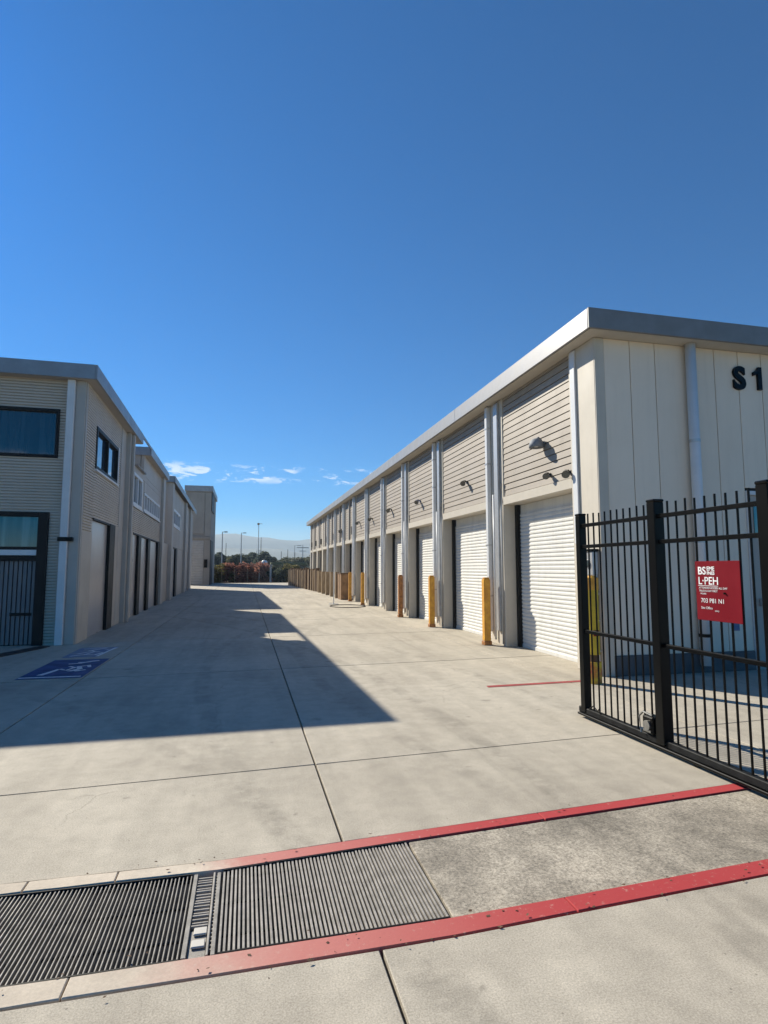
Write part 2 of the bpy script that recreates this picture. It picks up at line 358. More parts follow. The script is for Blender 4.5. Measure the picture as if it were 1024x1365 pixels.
def grate(label, x0, x1, pitch, wid, m, zt, jit=.0):
    g = thing('drain_grate', label, 'grate', (x0, 0, 0), 0, 'steel grates in the entrance drain')
    me = MB().box(-wid / 2, wid / 2, -.5, .5, -.026, 0).mesh('grate_bar', m, bevel=.001)
    n = round((x1 - x0) / pitch); pitch = (x1 - x0) / n
    for i in range(n):
        x = x0 + pitch * (i + .5); a, b = lo(x) + .012, up(x) - .012
        o = link('bar', me, g, (x - x0, (a + b) / 2, zt - random.random() * .003)); o.scale = (1, b - a, 1); o.rotation_euler = (0, random.uniform(-.05, .05), random.uniform(-jit, jit))
    for f, s in ((lo, 1), (up, -1)):
        mb = MB(); xs = [x0 + .004 + (x1 - x0 - .008) * i / 10 for i in range(11)]
        P = [(x - x0, f(x) + s * .004) for x in xs] + [(x - x0, f(x) + s * .012) for x in reversed(xs)]
        if s < 0: P = P[::-1]
        mb.poly(P, -.06, zt + .004); mb.build('edge_frame', M['rail'], g)
    for y in (2.86, 3.12, 3.36):
        MB().box(.005, x1 - x0 - .005, y - .006, y + .006, -.0275, -.022).build('cross_rod', M['rail'], g)
    return g
grate('left dark grate of narrow spaced steel bars in the entrance drain', -4.19, -.232, .0197, .0058, M['bar2'], -.004, .0035)
grate('right grey grate of wide close steel bars in the entrance drain', -.085, .955, .0200, .0102, M['bar'], 0, .001)
# ladder-like chain track between the grates
lad = thing('track_ladder', 'small steel ladder strip with white tiles set between the two grates', 'drain track', (-.16, 0, 0))
MB().box(-.068, -.048, 2.70, 3.385, -.05, .0).build('side_rail', M['bar2'], lad, bevel=.002)
MB().box(.030, .040, 2.70, 3.385, -.05, .001).build('side_rail', M['bar'], lad, bevel=.002)
MB().box(.050, .068, 2.70, 3.385, -.05, -.002).build('side_rail', M['bar2'], lad, bevel=.002)
rm = MB().box(-.046, .028, -.006, .006, -.02, -.006).mesh('rung', M['bar'], bevel=.002)
for i in range(17): link('rung', rm, lad, (0, 2.93 + .0265 * i, random.uniform(-.003, .002)))
rm2 = MB().box(.0405, .0495, -.004, .004, -.02, -.008).mesh('tie', M['bar'])
for i in range(22): link('tie', rm2, lad, (0, 2.75 + .029 * i, 0))
MB().box(-.046, .028, 2.705, 2.905, -.03, -.014).build('cover_plate', M['bar2'], lad, bevel=.002)
tm = MB().box(-.030, .027, -.026, .026, -.012, -.002).mesh('tile', mat('cream_tile', (.66, .62, .55), .6), bevel=.003)
link('tile', tm, lad, (0, 2.885, 0)); link('tile', tm, lad, (-.004, 2.795, 0))
# dry leaves and grit caught along the drain
rl = random.Random(3); mb = MB()
for k in range(90):
    x = rl.uniform(-1.4, 3.2); f = rl.choice((lo, up, loo, upo)); y = f(x) + rl.gauss(0, .025); z = .012 if rl.random() < .5 else .004; q = rl.uniform(.003, .009); a = rl.uniform(0, 6.28)
    mb.bm.faces.new([mb.bm.verts.new((x + q * math.cos(a + t_) * (1.6 if i % 2 else .7), y + q * math.sin(a + t_), z + rl.uniform(0, .005))) for i, t_ in enumerate((0, 1.57, 3.14, 4.71))])
tag(mb.build('leaf_litter', M['wood2']), 'scattered dry leaf bits and grit along the drain edges', 'litter', kind='stuff')
# painted marks
def mark(name, pts, m, label, z=.004, cat='ground marking'):
    mb = MB(); vs_ = [mb.bm.verts.new((x, y, z)) for x, y in pts]; mb.bm.faces.new(vs_)
    o = mb.build(name, m); tag(o, label, cat, kind='structure'); return o
mark('red_stripe', [(3.22, 7.56), (4.95, 7.64), (4.95, 7.74), (3.24, 7.67)], M['redline'], 'thin red stripe painted on the concrete before the nearest roll door')
bl = mark('blue_marking', [(-3.22, 9.62), (-2.33, 9.60), (-2.33, 11.5), (-3.22, 11.5)], M['blue'], 'blue painted rectangle with white scrawled symbol by the left building')
bl2 = mark('faded_marking', [(-3.2, 11.75), (-2.6, 11.75), (-2.5, 13.15), (-3.2, 13.15)], M['paleblue'], 'faded pale blue rectangle painted beyond the blue one')
def strokes(par, lines, wd=.04, z=.008):
    for L in lines:
        mb = MB()
        prev = None
        for i, p in enumerate(L):
            a = Vector(L[max(i - 1, 0)]); b = Vector(L[min(i + 1, len(L) - 1)]); d = (b - a).normalized(); n = Vector((-d.y, d.x)) * wd * random.uniform(.6, 1.2)
            c = Vector(p); v = [mb.bm.verts.new((c.x + n.x, c.y + n.y, z)), mb.bm.verts.new((c.x - n.x, c.y - n.y, z))]
            if prev: mb.bm.faces.new((prev[0], prev[1], v[1], v[0]))
            prev = v
        mb.build('symbol_stroke', M['whitemark'], par)
strokes(bl, [[(-2.98, 9.9), (-2.9, 10.2), (-2.86, 10.45)], [(-2.86, 10.45), (-2.72, 10.3), (-2.66, 10.55), (-2.78, 10.7)], [(-2.66, 10.2), (-2.55, 10.4), (-2.62, 10.65), (-2.5, 10.75), (-2.44, 10.55)],
             [(-2.86, 10.95), (-2.7, 11.0), (-2.55, 11.2), (-2.45, 11.25)], [(-2.75, 11.1), (-2.6, 11.12)], [(-3.2, 9.72), (-2.36, 9.7)], [(-2.58, 10.2), (-2.44, 10.3)]])
strokes(bl2, [[(-3.1, 11.9), (-2.9, 12.1), (-2.7, 12.0), (-2.62, 12.3)], [(-3.05, 12.2), (-2.85, 12.5), (-2.7, 12.4)], [(-2.95, 12.6), (-2.75, 12.9), (-2.6, 12.7)], [(-3.1, 12.9), (-2.7, 13.05)], [(-2.9, 12.05), (-2.8, 12.45), (-2.92, 12.7)], [(-2.62, 11.8), (-2.56, 12.6), (-2.52, 13.0)]], .03)

# ------------------------------------------------------------ right building
H = 5.22; X0 = 5.25; YN = 7.9; YF = 49.7
rb = thing('storage_building', 'long beige storage building with a row of white roll doors on the right', 'building', (0, 0, 0))
cols_r = [(7.9, 8.65), (11.35, 12.1), (15.25, 15.95), (18.75, 19.4), (22, 22.6), (25.2, 25.8), (28.4, 29), (31.6, 32.2), (34.8, 35.4), (38, 38.6), (41.2, 41.8), (44.4, 45), (47.4, 47.9), (49.2, 49.7)]
MB().box(5.75, 15.9, YN + .1, YF - .1, 0, H).build('inner_wall', M['trim'], rb)
MB().box(15.9, 16, YN, YF, 0, H).build('back_wall', M['panel'], rb)
MB().box(5.3, 15.9, YF - .1, YF, 0, H).build('end_wall', M['panel'], rb)
MB().box(4.98, 16.3, YN - .3, YF + .3, H + .25, H + .30).build('roof', M['roof'], rb)
MB().box(5.0, 16.2, YN - .28, YF + .28, H + .002, H + .03).build('soffit', M['trim'], rb)
# lane fascia in lengths with joints, and end fascia with its shade in the colour
yy = YN - .302
while yy < YF + .3:
    y2 = min(yy + 5.8, YF + .302)
    MB().box(4.94, 4.978, yy + .002, y2 - .002, H - .005, H + .31).build('fascia', M['fascia'], rb, bevel=.006); yy = y2
MB().box(4.94, 16.3, YN - .345, YN - .305, H - .008, H + .312).build('fascia', M['fascia_shaded'], rb, bevel=.006)
boardgeo = {}
for i, ((a0, a1), (b0, b1)) in enumerate(zip(cols_r, cols_r[1:])):
    # pilaster a, door bay from a1 to b0
    L = b0 - a1
    MB().box(X0 - (.0 if i else .02), 5.62, a0 + (.0 if i else .004), a1, 0, H).build('column', M['trim'], rb, bevel=.008)
    lm = MB().box(5.235, 5.62, a1 + .003, b0 - .003, 2.93, 3.10).build('lintel', M['trim'], rb, bevel=.004)
    zt = H - .04; z = 3.115
    if i < 6:
        MB().box(5.315, 5.34, a1 + .01, b0 - .01, 3.11, H).build('backing', M['gap'], rb)
        ph = .128; n = int((zt - z) / ph)
        key = round(L, 3)
        if key not in boardgeo:
            mb = MB(); hh = ph - .013; a, b = .006, L - .006
            P = [(5.263, 0), (5.275, hh), (5.312, hh), (5.312, 0)]
            v0 = [mb.bm.verts.new((x, a, zz)) for x, zz in P]; v1 = [mb.bm.verts.new((x, b, zz)) for x, zz in P]
            for k in range(4): mb.bm.faces.new((v0[k], v0[(k + 1) % 4], v1[(k + 1) % 4], v1[k]))
            mb.bm.faces.new(v0); mb.bm.faces.new(v1[::-1])
            boardgeo[key] = mb.mesh('siding_board', M['board'])
        for k in range(n):
            link('siding_board', boardgeo[key], rb, (random.uniform(-.002, .001), a1, z + k * ph))
        MB().box(5.27, 5.33, a1 + .01, b0 - .01, z + n * ph, H).build('top_board', M['board'], rb)
    else:
        prof = []
        zz = z
        while zz < zt: prof += [(5.268, zz), (5.280, zz + .115), (5.30, zz + .117), (5.30, zz + .128)]; zz += .128
        prof.append((5.28, H))
        MB().profile(prof, lambda x, q: (x, a1, q), lambda x, q: (x, b0, q)).build('siding_sheet', M['board'], rb)
        # thin vertical posts dividing the far bays
        MB().box(5.2, 5.262, (a1 + b0) / 2 - .05, (a1 + b0) / 2 + .05, 3.105, H - .01).build('siding_post', M['pil'], rb)
        MB().box(5.19, 5.26, a1 + .3, a1 + .55, 3.35, 3.75).build('vent', M['gap'], rb)
    # roll door recessed
    dr = MB().box(5.58, 5.63, a1 + .005, b0 - .005, 2.70, 2.925).build('roll_door', M['door'], rb)
    prof = []; zz = .03; rp = .078
    while zz < 2.69:
        prof += [(5.572, zz), (5.560, zz + .010), (5.560, zz + .042), (5.572, zz + .052), (5.574, zz + rp - .003)]; zz += rp
    MB().profile(prof, lambda x, q: (x, a1 + .09, q), lambda x, q: (x, b0 - .12, q)).build('curtain', M['door'], dr)
    MB().box(5.552, 5.60, a1 + .09, b0 - .12, .0, .07).build('bottom_bar', M['door'], dr, bevel=.004)
    MB().box(5.50, 5.61, b0 - .118, b0 - .002, 0, 2.93).build('door_track', M['blackframe'], dr)
    MB().box(5.52, 5.61, a1 + .002, a1 + .088, 0, 2.93).build('door_track', M['galv'], dr)
    # pipes on pilaster
    if 1 <= i <= 9:
        MB().box(5.155, 5.245, a1 - .15, a1 - .03, .25, H - .02).build('downpipe', M['pipe'], rb, bevel=.008)
        MB().box(5.19, 5.247, a0 + .14, a0 + .33, .3, H - .05).build('flashing', M['galv'], rb, bevel=.006)
        MB().tube((5.21, a0 + .42, .1), (5.21, a0 + .42, 3.2), .022).build('conduit', M['pipe'], rb, smooth=True)
    if 1 <= i <= 4:
        MB().path([(5.215, a0 + .06, .05), (5.215, a0 + .06, 2.5), (5.21, a0 + .05, 2.8), (5.225, a0 + .02, 3.0), (5.22, a0 + .03, 3.4)], .018).build('conduit', M['pipe'], rb, smooth=True)
        for zq in (1.0, 2.1, 3.9, 4.7): MB().box(5.148, 5.247, a1 - .165, a1 - .015, zq, zq + .03).build('pipe_strap', M['galv'], rb)
MB().box(X0, 5.62, *cols_r[-1], 0, H).build('column', M['pil'], rb)
# end wall panels
xs = [5.40, 5.87, 6.33, 7.46, 7.93, 8.40] + [8.40 + .47 * k for k in range(1, 17)]
MB().box(5.41, 16, YN + .06, YN + .1, .0, H).build('end_backing', M['gap'], rb)
for a, b in zip(xs, xs[1:]):
    z1 = H - .002
    if 7.9 < (a + b) / 2 < 8.9: MB().box(a + .006, b - .006, YN, YN + .05, 2.92, z1).build('wall_panel', M['panel'], rb, bevel=.004)
    else: MB().box(a + .006, b - .006, YN, YN + .05, .30, z1).build('wall_panel', M['panel'], rb, bevel=.004)
MB().box(5.235, 5.395, YN - .012, YN + .06, 0.0, H - .004).build('corner_trim', M['trim'], rb, bevel=.004)
MB().box(5.40, 7.92, YN - .03, YN + .055, 0, .30).build('shade_band', M['shade_band'], rb, bevel=.01)  # wall's shadowed zone painted in as a dark band
MB().box(8.88, 16, YN - .03, YN + .055, 0, .30).build('shade_band', M['shade_band'], rb, bevel=.01)
dp = MB().tube((6.92, YN - .10, .12), (6.92, YN - .10, H), .08, n=20).build('downpipe', M['pipe'], rb, smooth=False)
for p in dp.data.polygons: p.use_smooth = len(p.vertices) == 4
for zq in (.55, .85, 2.0, 3.6): MB().tube((6.92, YN - .10, zq), (6.92, YN - .10, zq + .05), .086, n=20).build('pipe_strap', M['galv'] if zq > 1 else M['black'], rb)
MB().box(7.02, 7.06, YN - .05, YN - .002, .45, .95).build('hinge_bracket', M['black'], rb, bevel=.006)
# personnel door with white frame at the right of the end wall
dd = MB().box(7.99, 8.81, YN + .012, YN + .06, 0, 2.80).build('door', M['lsmooth'], rb, bevel=.004)
MB().box(7.93, 7.988, YN - .03, YN + .06, 0, 2.87).build('frame', M['white'], dd, bevel=.004)
MB().box(8.812, 8.87, YN - .03, YN + .06, 0, 2.87).build('frame', M['white'], dd, bevel=.004)
MB().box(7.988, 8.812, YN - .028, YN + .06, 2.802, 2.868).build('frame', M['white'], dd, bevel=.004)
MB().box(8.07, 8.73, YN - .002, YN + .011, 2.1, 2.70).build('pane', M['glass3'], dd)
MB().box(8.09, 8.13, YN - .06, YN + .01, 1.0, 1.12).build('handle', M['galv'], dd, bevel=.006)
MB().box(7.55, 7.66, YN - .008, YN - .001, .62, .74).build('sticker', M['paleblue'], rb)
# S1
sg = thing('building_number', 'large black number S1 mounted high on the beige end wall', 'sign', (7.80, YN, 4.58))
rotE = Matrix(((1, 0, 0), (0, 0, -1), (0, 1, 0))).to_4x4()
for ch, dx in (('S', 0), ('1', .40)):
    if ch == '1':
        mb = MB(); mb.poly([(.085, 0), (.165, 0), (.165, .39), (.10, .39), (.075, .345), (.04, .315), (0, .30), (0, .235), (.045, .25), (.085, .275)], -.02, .02); me = mb.mesh('character', M['black'])
    else: me = text_mesh(ch, .52, .02, .020, M['black'], 'character')
    o = link('character', me, sg); o.matrix_local = Matrix.Translation((dx, -.022, 0)) @ rotE

# wall lights
def lamp_dome(name, label, y, z, s, m, rz=0):
    t = thing(name, label, 'wall lamp', (5.262, y, z), 0, 'lamps on the roll door wall')
    MB().box(-.02, 0, -.06 * s, .06 * s, -.05 * s, .07 * s).build('mounting_plate', m, t, bevel=.004)
    MB().path([(-.01, 0, .03 * s), (-.05 * s, 0, .10 * s), (-.11 * s, 0, .15 * s), (-.165 * s, 0, .11 * s)], .014 * s + .004).build('arm', m, t, smooth=True)
    prof = [(.005 * s, .13 * s), (.06 * s, .12 * s), (.11 * s, .08 * s), (.145 * s, .01 * s), (.15 * s, -.07 * s), (.14 * s, -.07 * s), (.13 * s, 0), (.09 * s, .07 * s), (.005 * s, .10 * s)]
    MB().lathe(prof, 22, (-.165 * s, 0, 0)).build('shade', m, t, smooth=True)
    MB().tube((-.165 * s, 0, .06 * s), (-.165 * s, 0, -.05 * s), .05 * s, .035 * s).build('bulb', M['white'], t, smooth=True)
    return t
def lamp_flood(label, y, z, s, m, group=None):
    t = thing('flood_lamp', label, 'wall lamp', (5.262, y, z), 0, 'lamps on the roll door wall')
    MB().box(-.015, 0, -.05 * s, .05 * s, -.05 * s, .05 * s).build('mounting_plate', m, t, bevel=.003)
    MB().path([(-.01, 0, 0), (-.07 * s, 0, .06 * s), (-.13 * s, 0, .03 * s)], .014 * s + .003).build('arm', m, t, smooth=True)
    q = MB().tube((-.10 * s, .05 * s, .03 * s), (-.20 * s, -.10 * s, -.07 * s), .055 * s, .095 * s, n=16); q.build('shade', m, t, smooth=False)
    MB().tube((-.20 * s, -.10 * s, -.07 * s), (-.203 * s, -.105 * s, -.073 * s), .085 * s, n=16).build('lens', M['glass'], t)
    return t
lamp_dome('dome_lamp', 'large grey domed wall lamp on the nearest siding bay', 9.62, 3.86, .88, M['lamp_grey'])
lamp_flood('tiny dark flood lamp below the large grey dome lamp', 9.40, 3.27, .62, M['lamp_black'])
lamp_flood('black flood lamp beside the corner column at the near end', 8.72, 3.2, .7, M['lamp_black'])
lamp_flood('black flood lamp on the second siding bay from the gate', 13.45, 3.72, .7, M['lamp_black'])
lamp_flood('dark blue flood lamp on the third siding bay', 17.45, 3.70, .75, M['lamp_blue'])
lamp_flood('black flood lamp on the fourth siding bay', 21.2, 3.80, .8, M['lamp_black'])
lamp_flood('black flood lamp on the fifth siding bay', 24.6, 3.74, .8, M['lamp_black'])
lamp_flood('small black flood lamp on the sixth siding bay', 27.5, 3.8, .8, M['lamp_black'])
lamp_flood('farthest small black lamp high on the roll door wall', 32.3, 3.72, 1.1, M['lamp_black'])

# ochre bollards in front of the pilasters
def bollard(label, x, y, m, h=1.38, s=.072):
    t = thing('bollard', label, 'bollard', (x, y, 0), 0, 'ochre bollards along the roll doors')
    MB().box(-s, s, -s, s, .09, h).build('post', m, t, bevel=.012, seg=2)
    MB().box(-s - .012, s + .012, -s - .012, s + .012, .0, .09).build('base', M['orange'], t, bevel=.008)
    MB().box(-s + .004, s - .004, -s + .004, s - .004, h, h + .035).build('cap', m, t, bevel=.017, seg=3)
    MB().tube((0, 0, -.001), (0, 0, .004), s * 1.9, n=18).build('base_collar', M['rough'], t)
    return t
bollard('nearest free ochre bollard, before the pilaster of the first door', 4.98, 11.72, M['yellow'])
bollard('ochre bollard at the pilaster between second and third doors', 5.02, 15.62, M['yellow'])
bollard('orange-stained bollard at the pilaster between third and fourth doors', 5.02, 19.0, M['orange'], 1.36)
bollard('ochre bollard by the pilaster past the fifth door', 5.02, 25.5, M['yellow'], 1.40)
bollard('ochre bollard by the pilaster past the sixth door', 5.02, 28.7, M['yellow'], 1.40)
# yellow bollard at the corner behind the gate
t = thing('corner_bollard', 'yellow bollard with orange top and red sticker behind the open gate', 'bollard', (4.80, 7.50, 0))
MB().tube((0, 0, .40), (0, 0, 1.30), .085, n=18).build('post', M['yellow2'], t, smooth=False)
MB().tube((0, 0, 1.30), (0, 0, 1.47), .094, n=18).build('cap', M['yellow'], t)
MB().tube((0, 0, 1.47), (0, 0, 1.50), .084, .05, n=18).build('cap_top', M['yellow'], t)
MB().tube((0, 0, .30), (0, 0, .42), .070, n=18).build('collar', M['wood2'], t)
MB().tube((0, 0, .0), (0, 0, .30), .098, n=18).build('base_sleeve', mat('scuffed_sleeve', (.55, .42, .02), .6, col2=(.45, .09, .03), scale=9, var=.3), t)
MB().box(-.05, .03, -.094, -.084, .66, .74).build('sticker', M['red'], t)
# meter box and conduits on the corner
t = thing('meter_box', 'grey electrical meter box with conduits on the near corner column', 'meter box', (5.225, 8.1, 0))
MB().box(-.10, 0, -.14, .12, 1.50, 1.86).build('box', M['galv'], t, bevel=.01)
MB().box(-.12, .0, -.16, .14, 1.865, 1.90).build('lid', M['black'], t, bevel=.004)
MB().tube((-.102, 0, 1.68), (-.13, 0, 1.68), .06).build('dial', M['glass3'], t)
for k, (yq, r) in enumerate(((-.1, .036), (-.02, .022), (.06, .036))):
    MB().tube((-.04, yq, .02), (-.04, yq, 1.50), r).build('conduit', M['pipe'], t, smooth=True)
for zq in (.35, .8, 1.2): MB().box(-.075, 0, -.14, .10, zq, zq + .03).build('strap', M['galv'], t)
MB().box(5.195, 5.228, 8.42, 8.56, 2.0, H - .02).build('downpipe', M['pipe'], rb, bevel=.006)

# ------------------------------------------------------------ black gate
GX = 3.6
gt = thing('metal_gate', 'black picket gate standing open along the right of the entrance', 'gate', (GX, 0, 0))
for y, wd in ((5.80, .042), (4.58, .052), (3.40, .052), (2.2, .05)):
    p = MB().box(-wd, wd, y - wd, y + wd, .07, 2.20 if y < 5 else 2.18).build('post', M['black'], gt, bevel=.006)
    MB().box(-wd - .004, wd + .004, y - wd - .004, y + wd + .004, 2.20 if y < 5 else 2.18, 2.225 if y < 5 else 2.205).build('cap', M['black'], p, bevel=.008)
for z in (2.07, 1.84, .925): MB().box(-.022, .022, 2.25, 5.757, z - .018, z + .018).build('rail', M['black'], gt, bevel=.004)
MB().box(-.032, .032, 2.0, 5.90, .055, .115).build('bottom_rail', M['rail'], gt, bevel=.006)
MB().box(-.050, .050, 2.0, 5.90, .030, .053).build('bottom_plate', M['black'], gt, bevel=.004)
pm = MB().box(-.007, .007, -.007, .007, .112, 2.19).mesh('picket', M['black'], bevel=.0015)
for (a, b, n) in ((5.758, 4.632, 10), (4.528, 3.452, 9), (3.348, 2.25, 9)):
    for k in range(n):
        o = link('picket', pm, gt, (random.uniform(-.001, .001), a + (b - a) * (k + 1) / (n + 1), random.uniform(-.006, .006)))
# roller latch assembly at the middle post
lt = MB().box(-.06, .06, 4.66, 4.80, .13, .28).build('roller_housing', M['black'], gt, bevel=.01)
MB().tube((-.075, 4.73, .20), (.075, 4.73, .20), .045, n=16).build('roller', M['chrome'], lt)
MB().path([(-.06, 4.82, .12), (-.06, 4.84, .26), (-.06, 4.78, .31), (-.06, 4.66, .30)], .009).build('bracket', M['chrome'], lt)
MB().box(-.07, -.061, 4.68, 4.78, .145, .165).build('plate', M['chrome'], lt)
MB().path([(-.03, 5.70, .12), (-.03, 5.62, .17), (-.03, 5.55, .13), (-.03, 5.5, .18), (-.03, 5.5, .115)], .007).build('latch_rod', M['rail'], gt)
for y in (5.3, 4.2, 3.0):
    wh = MB().tube((-.022, y, .034), (.022, y, .034), .033, n=18).build('wheel', M['rail'], gt)
tag(MB().box(GX + .2, GX + .24, -2, 5.5, -.0, .012).build('gate_track', M['rail']), 'flat steel ground track running beside the open black gate', 'track')
# red sign behind the pickets
sn = thing('notice_sign', 'red notice sign with white lettering fixed on the gate pickets', 'sign', (GX - .016, 4.11, 1.19))
MB().box(.0, .006, -.45, 0, 0, .47).build('board', M['red'], sn, bevel=.002)
rotG = Matrix(((0, 0, -1), (-1, 0, 0), (0, 1, 0))).to_4x4()
def stext(txt, size, y, z, off=.0):
    me = text_mesh(txt, size, .0006, off, M['whitemark'], 'lettering'); o = link('lettering', me, sn); o.matrix_local = Matrix.Translation((-.0015, -y, z)) @ rotG
stext('BS', .085, .03, .365, .002); stext('EME', .045, .125, .395, .001); stext('FNES', .036, .125, .362, .001)
stext('L·PEH', .085, .03, .285, .001)
stext('ATTENDED ACCESS ALL DAY', .022, .035, .250); stext('TRUCKS EXIT FIRST', .022, .035, .226); stext('HOURS', .018, .05, .205)
stext('703 P81 N1', .05, .05, .14); stext('Site Office', .028, .05, .09); stext('entry', .02, .19, .075)
MB().box(-.003, -.0005, -.235, -.03, .272, .276).build('rule_line', M['whitemark'], sn)
MB().tube((-.002, -.3, .22), (-.012, -.3, .22), .008).build('bolt', M['black'], sn)

# ------------------------------------------------------------ left buildings (local frame: +x faces the lane, +y away from the camera)
ANG = R(1.318)
def left_root(name, label, y0):
    c, s = math.cos(ANG), math.sin(ANG)
    return thing(name, label, 'building', (-3.5 - s * y0, 13.8 + c * y0, 0), ANG)
def ribs(z0, z1, base, d=.032, p=.064):
    out = []; z = z0
    while z < z1 - .02:
        out += [(base, z), (base, min(z + p * .62, z1)), (base - d, min(z + p * .74, z1)), (base - d, min(z + p * .9, z1))]; z += p
    out.append((base, z1)); return out
def rib_lane(par, y0, y1, z0, z1, m='lpanel', x=0.0):
    MB().profile(ribs(z0, z1, x), lambda b, z: (b, y0, z), lambda b, z: (b, y1, z)).build('siding_sheet', M[m], par)
def rib_end(par, x0, x1, z0, z1, m='lpanel', y=0.0):
    MB().profile(ribs(z0, z1, 0), lambda b, z: (x0, y - b, z), lambda b, z: (x1, y - b, z)).build('siding_sheet', M[m], par)
def wbox(par, name, m, *b, bevel=.004):
    return MB().box(*b).build(name, M[m], par, bevel=bevel)
def window_lane(par, y0, y1, z0, z1, n, frame='white', g='glass2', fw=.06, depth=.10):
    f = wbox(par, 'window', g, -.09, -.06, y0 + .01, y1 - .01, z0 + .01, z1 - .01, bevel=0)
    for a in (z0, z1 - fw): wbox(f, 'frame', frame, -.08, .02, y0, y1, a, a + fw)
    for k in range(n + 1):
        yk = y0 + (y1 - y0 - fw) * k / n
        wbox(f, 'mullion', frame if k in (0, n) or frame == 'white' else 'blackframe', -.078, .018, yk, yk + fw, z0 + fw + .001, z1 - fw - .001)
    wbox(f, 'sill', 'white', -.02, .05, y0 - .05, y1 + .05, z0 - .05, z0 - .002)
    return f
HL = 5.72
lb = left_root('office_building', 'greige ribbed two-storey building with dark framed windows on the left', 0)
wbox(lb, 'inner_wall', 'lsmooth', -12, -.12, .12, 14.9, 0, 5.0, bevel=0)
wbox(lb, 'inner_wall', 'lsmooth', -12, -.12, .12, 6.6, 5.002, HL, bevel=0)
wbox(lb, 'inner_wall', 'lsmooth', -12, -.12, 8.7, 14.9, 5.002, HL, bevel=0)
wbox(lb, 'roof', 'roof', -12.2, .2, -.25, 6.64, HL + .24, HL + .29, bevel=0)
wbox(lb, 'roof', 'roof', -12.2, .2, 8.66, 15.0, HL + .24, HL + .29, bevel=0)
wbox(lb, 'roof', 'roof', -12.2, .1, 6.65, 8.65, 5.002, 5.05, bevel=0)
wbox(lb, 'soffit', 'lsmooth', -12.2, .2, -.25, 6.64, HL + .002, HL + .03, bevel=0)
wbox(lb, 'soffit', 'lsmooth', -12.2, .2, 8.66, 15.0, HL + .002, HL + .03, bevel=0)
wbox(lb, 'fascia', 'fasciaL', .202, .245, -.295, 6.64, HL - .01, HL + .31, bevel=.006)
wbox(lb, 'fascia', 'fasciaL', .202, .245, 8.66, 15.0, HL - .01, HL + .31, bevel=.006)
wbox(lb, 'fascia', 'fasciaL', -12.2, .20, -.295, -.252, HL - .012, HL + .312, bevel=.006)
wbox(lb, 'fascia', 'fasciaL', -12.2, .20, 6.642, 6.675, HL - .01, HL + .30, bevel=.004)
wbox(lb, 'fascia', 'fasciaL', -12.2, .20, 8.625, 8.658, HL - .01, HL + .30, bevel=.004)
wbox(lb, 'gutter_link', 'fasciaL', .205, .245, 6.644, 8.656, HL + .20, HL + .30, bevel=.004)
wbox(lb, 'parapet', 'lsmooth', -2.6, -2.5, 6.69, 8.61, 5.052, HL + .65)
# end wall: window and gate door openings
wx0, wx1, wz0, wz1 = -1.82, -.52, 3.98, 5.06
dx0, dx1, dz1 = -4.2, -.62, 2.80
rib_end(lb, -12, -.38, wz1, HL); rib_end(lb, wx1, -.38, wz0, wz1); rib_end(lb, -12, wx0, wz0, wz1)
rib_end(lb, -12, -.38, dz1, wz0); rib_end(lb, dx1, -.38, .0, dz1); rib_end(lb, -12, dx0, 0, dz1)
f = wbox(lb, 'window', 'glass', wx0 + .01, wx1 - .01, .05, .08, wz0 + .01, wz1 - .01, bevel=0)
for b in ((wx0, wx1, wz0, wz0 + .07), (wx0, wx1, wz1 - .07, wz1)): wbox(f, 'frame', 'blackframe', b[0], b[1], -.03, .07, b[2], b[3])
for xq in (wx0, wx1 - .07): wbox(f, 'frame', 'blackframe', xq, xq + .07, -.028, .07, wz0 + .071, wz1 - .071)
f = wbox(lb, 'gate_door', 'gap', dx0 + .02, dx1 - .02, .10, .115, 0, dz1 - .02, bevel=0)
wbox(f, 'frame', 'blackframe', dx1 - .20, dx1, -.06, .095, 0, dz1, bevel=.006)
wbox(f, 'frame', 'blackframe', dx0, dx0 + .1, -.06, .095, 0, dz1, bevel=.006)
wbox(f, 'frame', 'blackframe', dx0 + .101, dx1 - .201, -.055, .095, dz1 - .10, dz1, bevel=.006)
wbox(f, 'transom', 'blackframe', dx0 + .101, dx1 - .201, -.03, .09, 2.0, 2.06)
wbox(f, 'transom', 'white', dx0 + .101, dx1 - .201, -.02, .09, 1.88, 1.998)
wbox(f, 'transom', 'blackframe', dx0 + .101, dx1 - .201, -.03, .09, 1.76, 1.878)
wbox(f, 'pane', 'glass3', dx0 + .101, dx1 - .201, .03, .05, 2.061, dz1 - .101, bevel=0)
sm = MB().box(-.033, .033, -.0, .04, .02, 1.757).mesh('slat', M['slat'], bevel=.004)
for k in range(38): link('slat', sm, f, (dx1 - .245 - .087 * k, .03 + random.uniform(-.004, .004), 0))
wbox(f, 'handle', 'blackframe', dx1 - .65, dx1 - .25, -.01, .028, .62, .68)
# corner pipe, corner column
MB().box(-.375, -.22, -.14, -.01, .0, HL - .01).build('downpipe', M['pipe'], lb, bevel=.012)
wbox(lb, 'pipe_clamp', 'black', -.41, -.12, -.16, -.005, 2.18, 2.27)
wbox(lb, 'corner_column', 'pil', -.378, .0, .0, .12, 0, HL, bevel=.006)
wbox(lb, 'corner_column', 'pil', -.215, -.02, -.05, -.002, 0, HL - .001, bevel=.006)
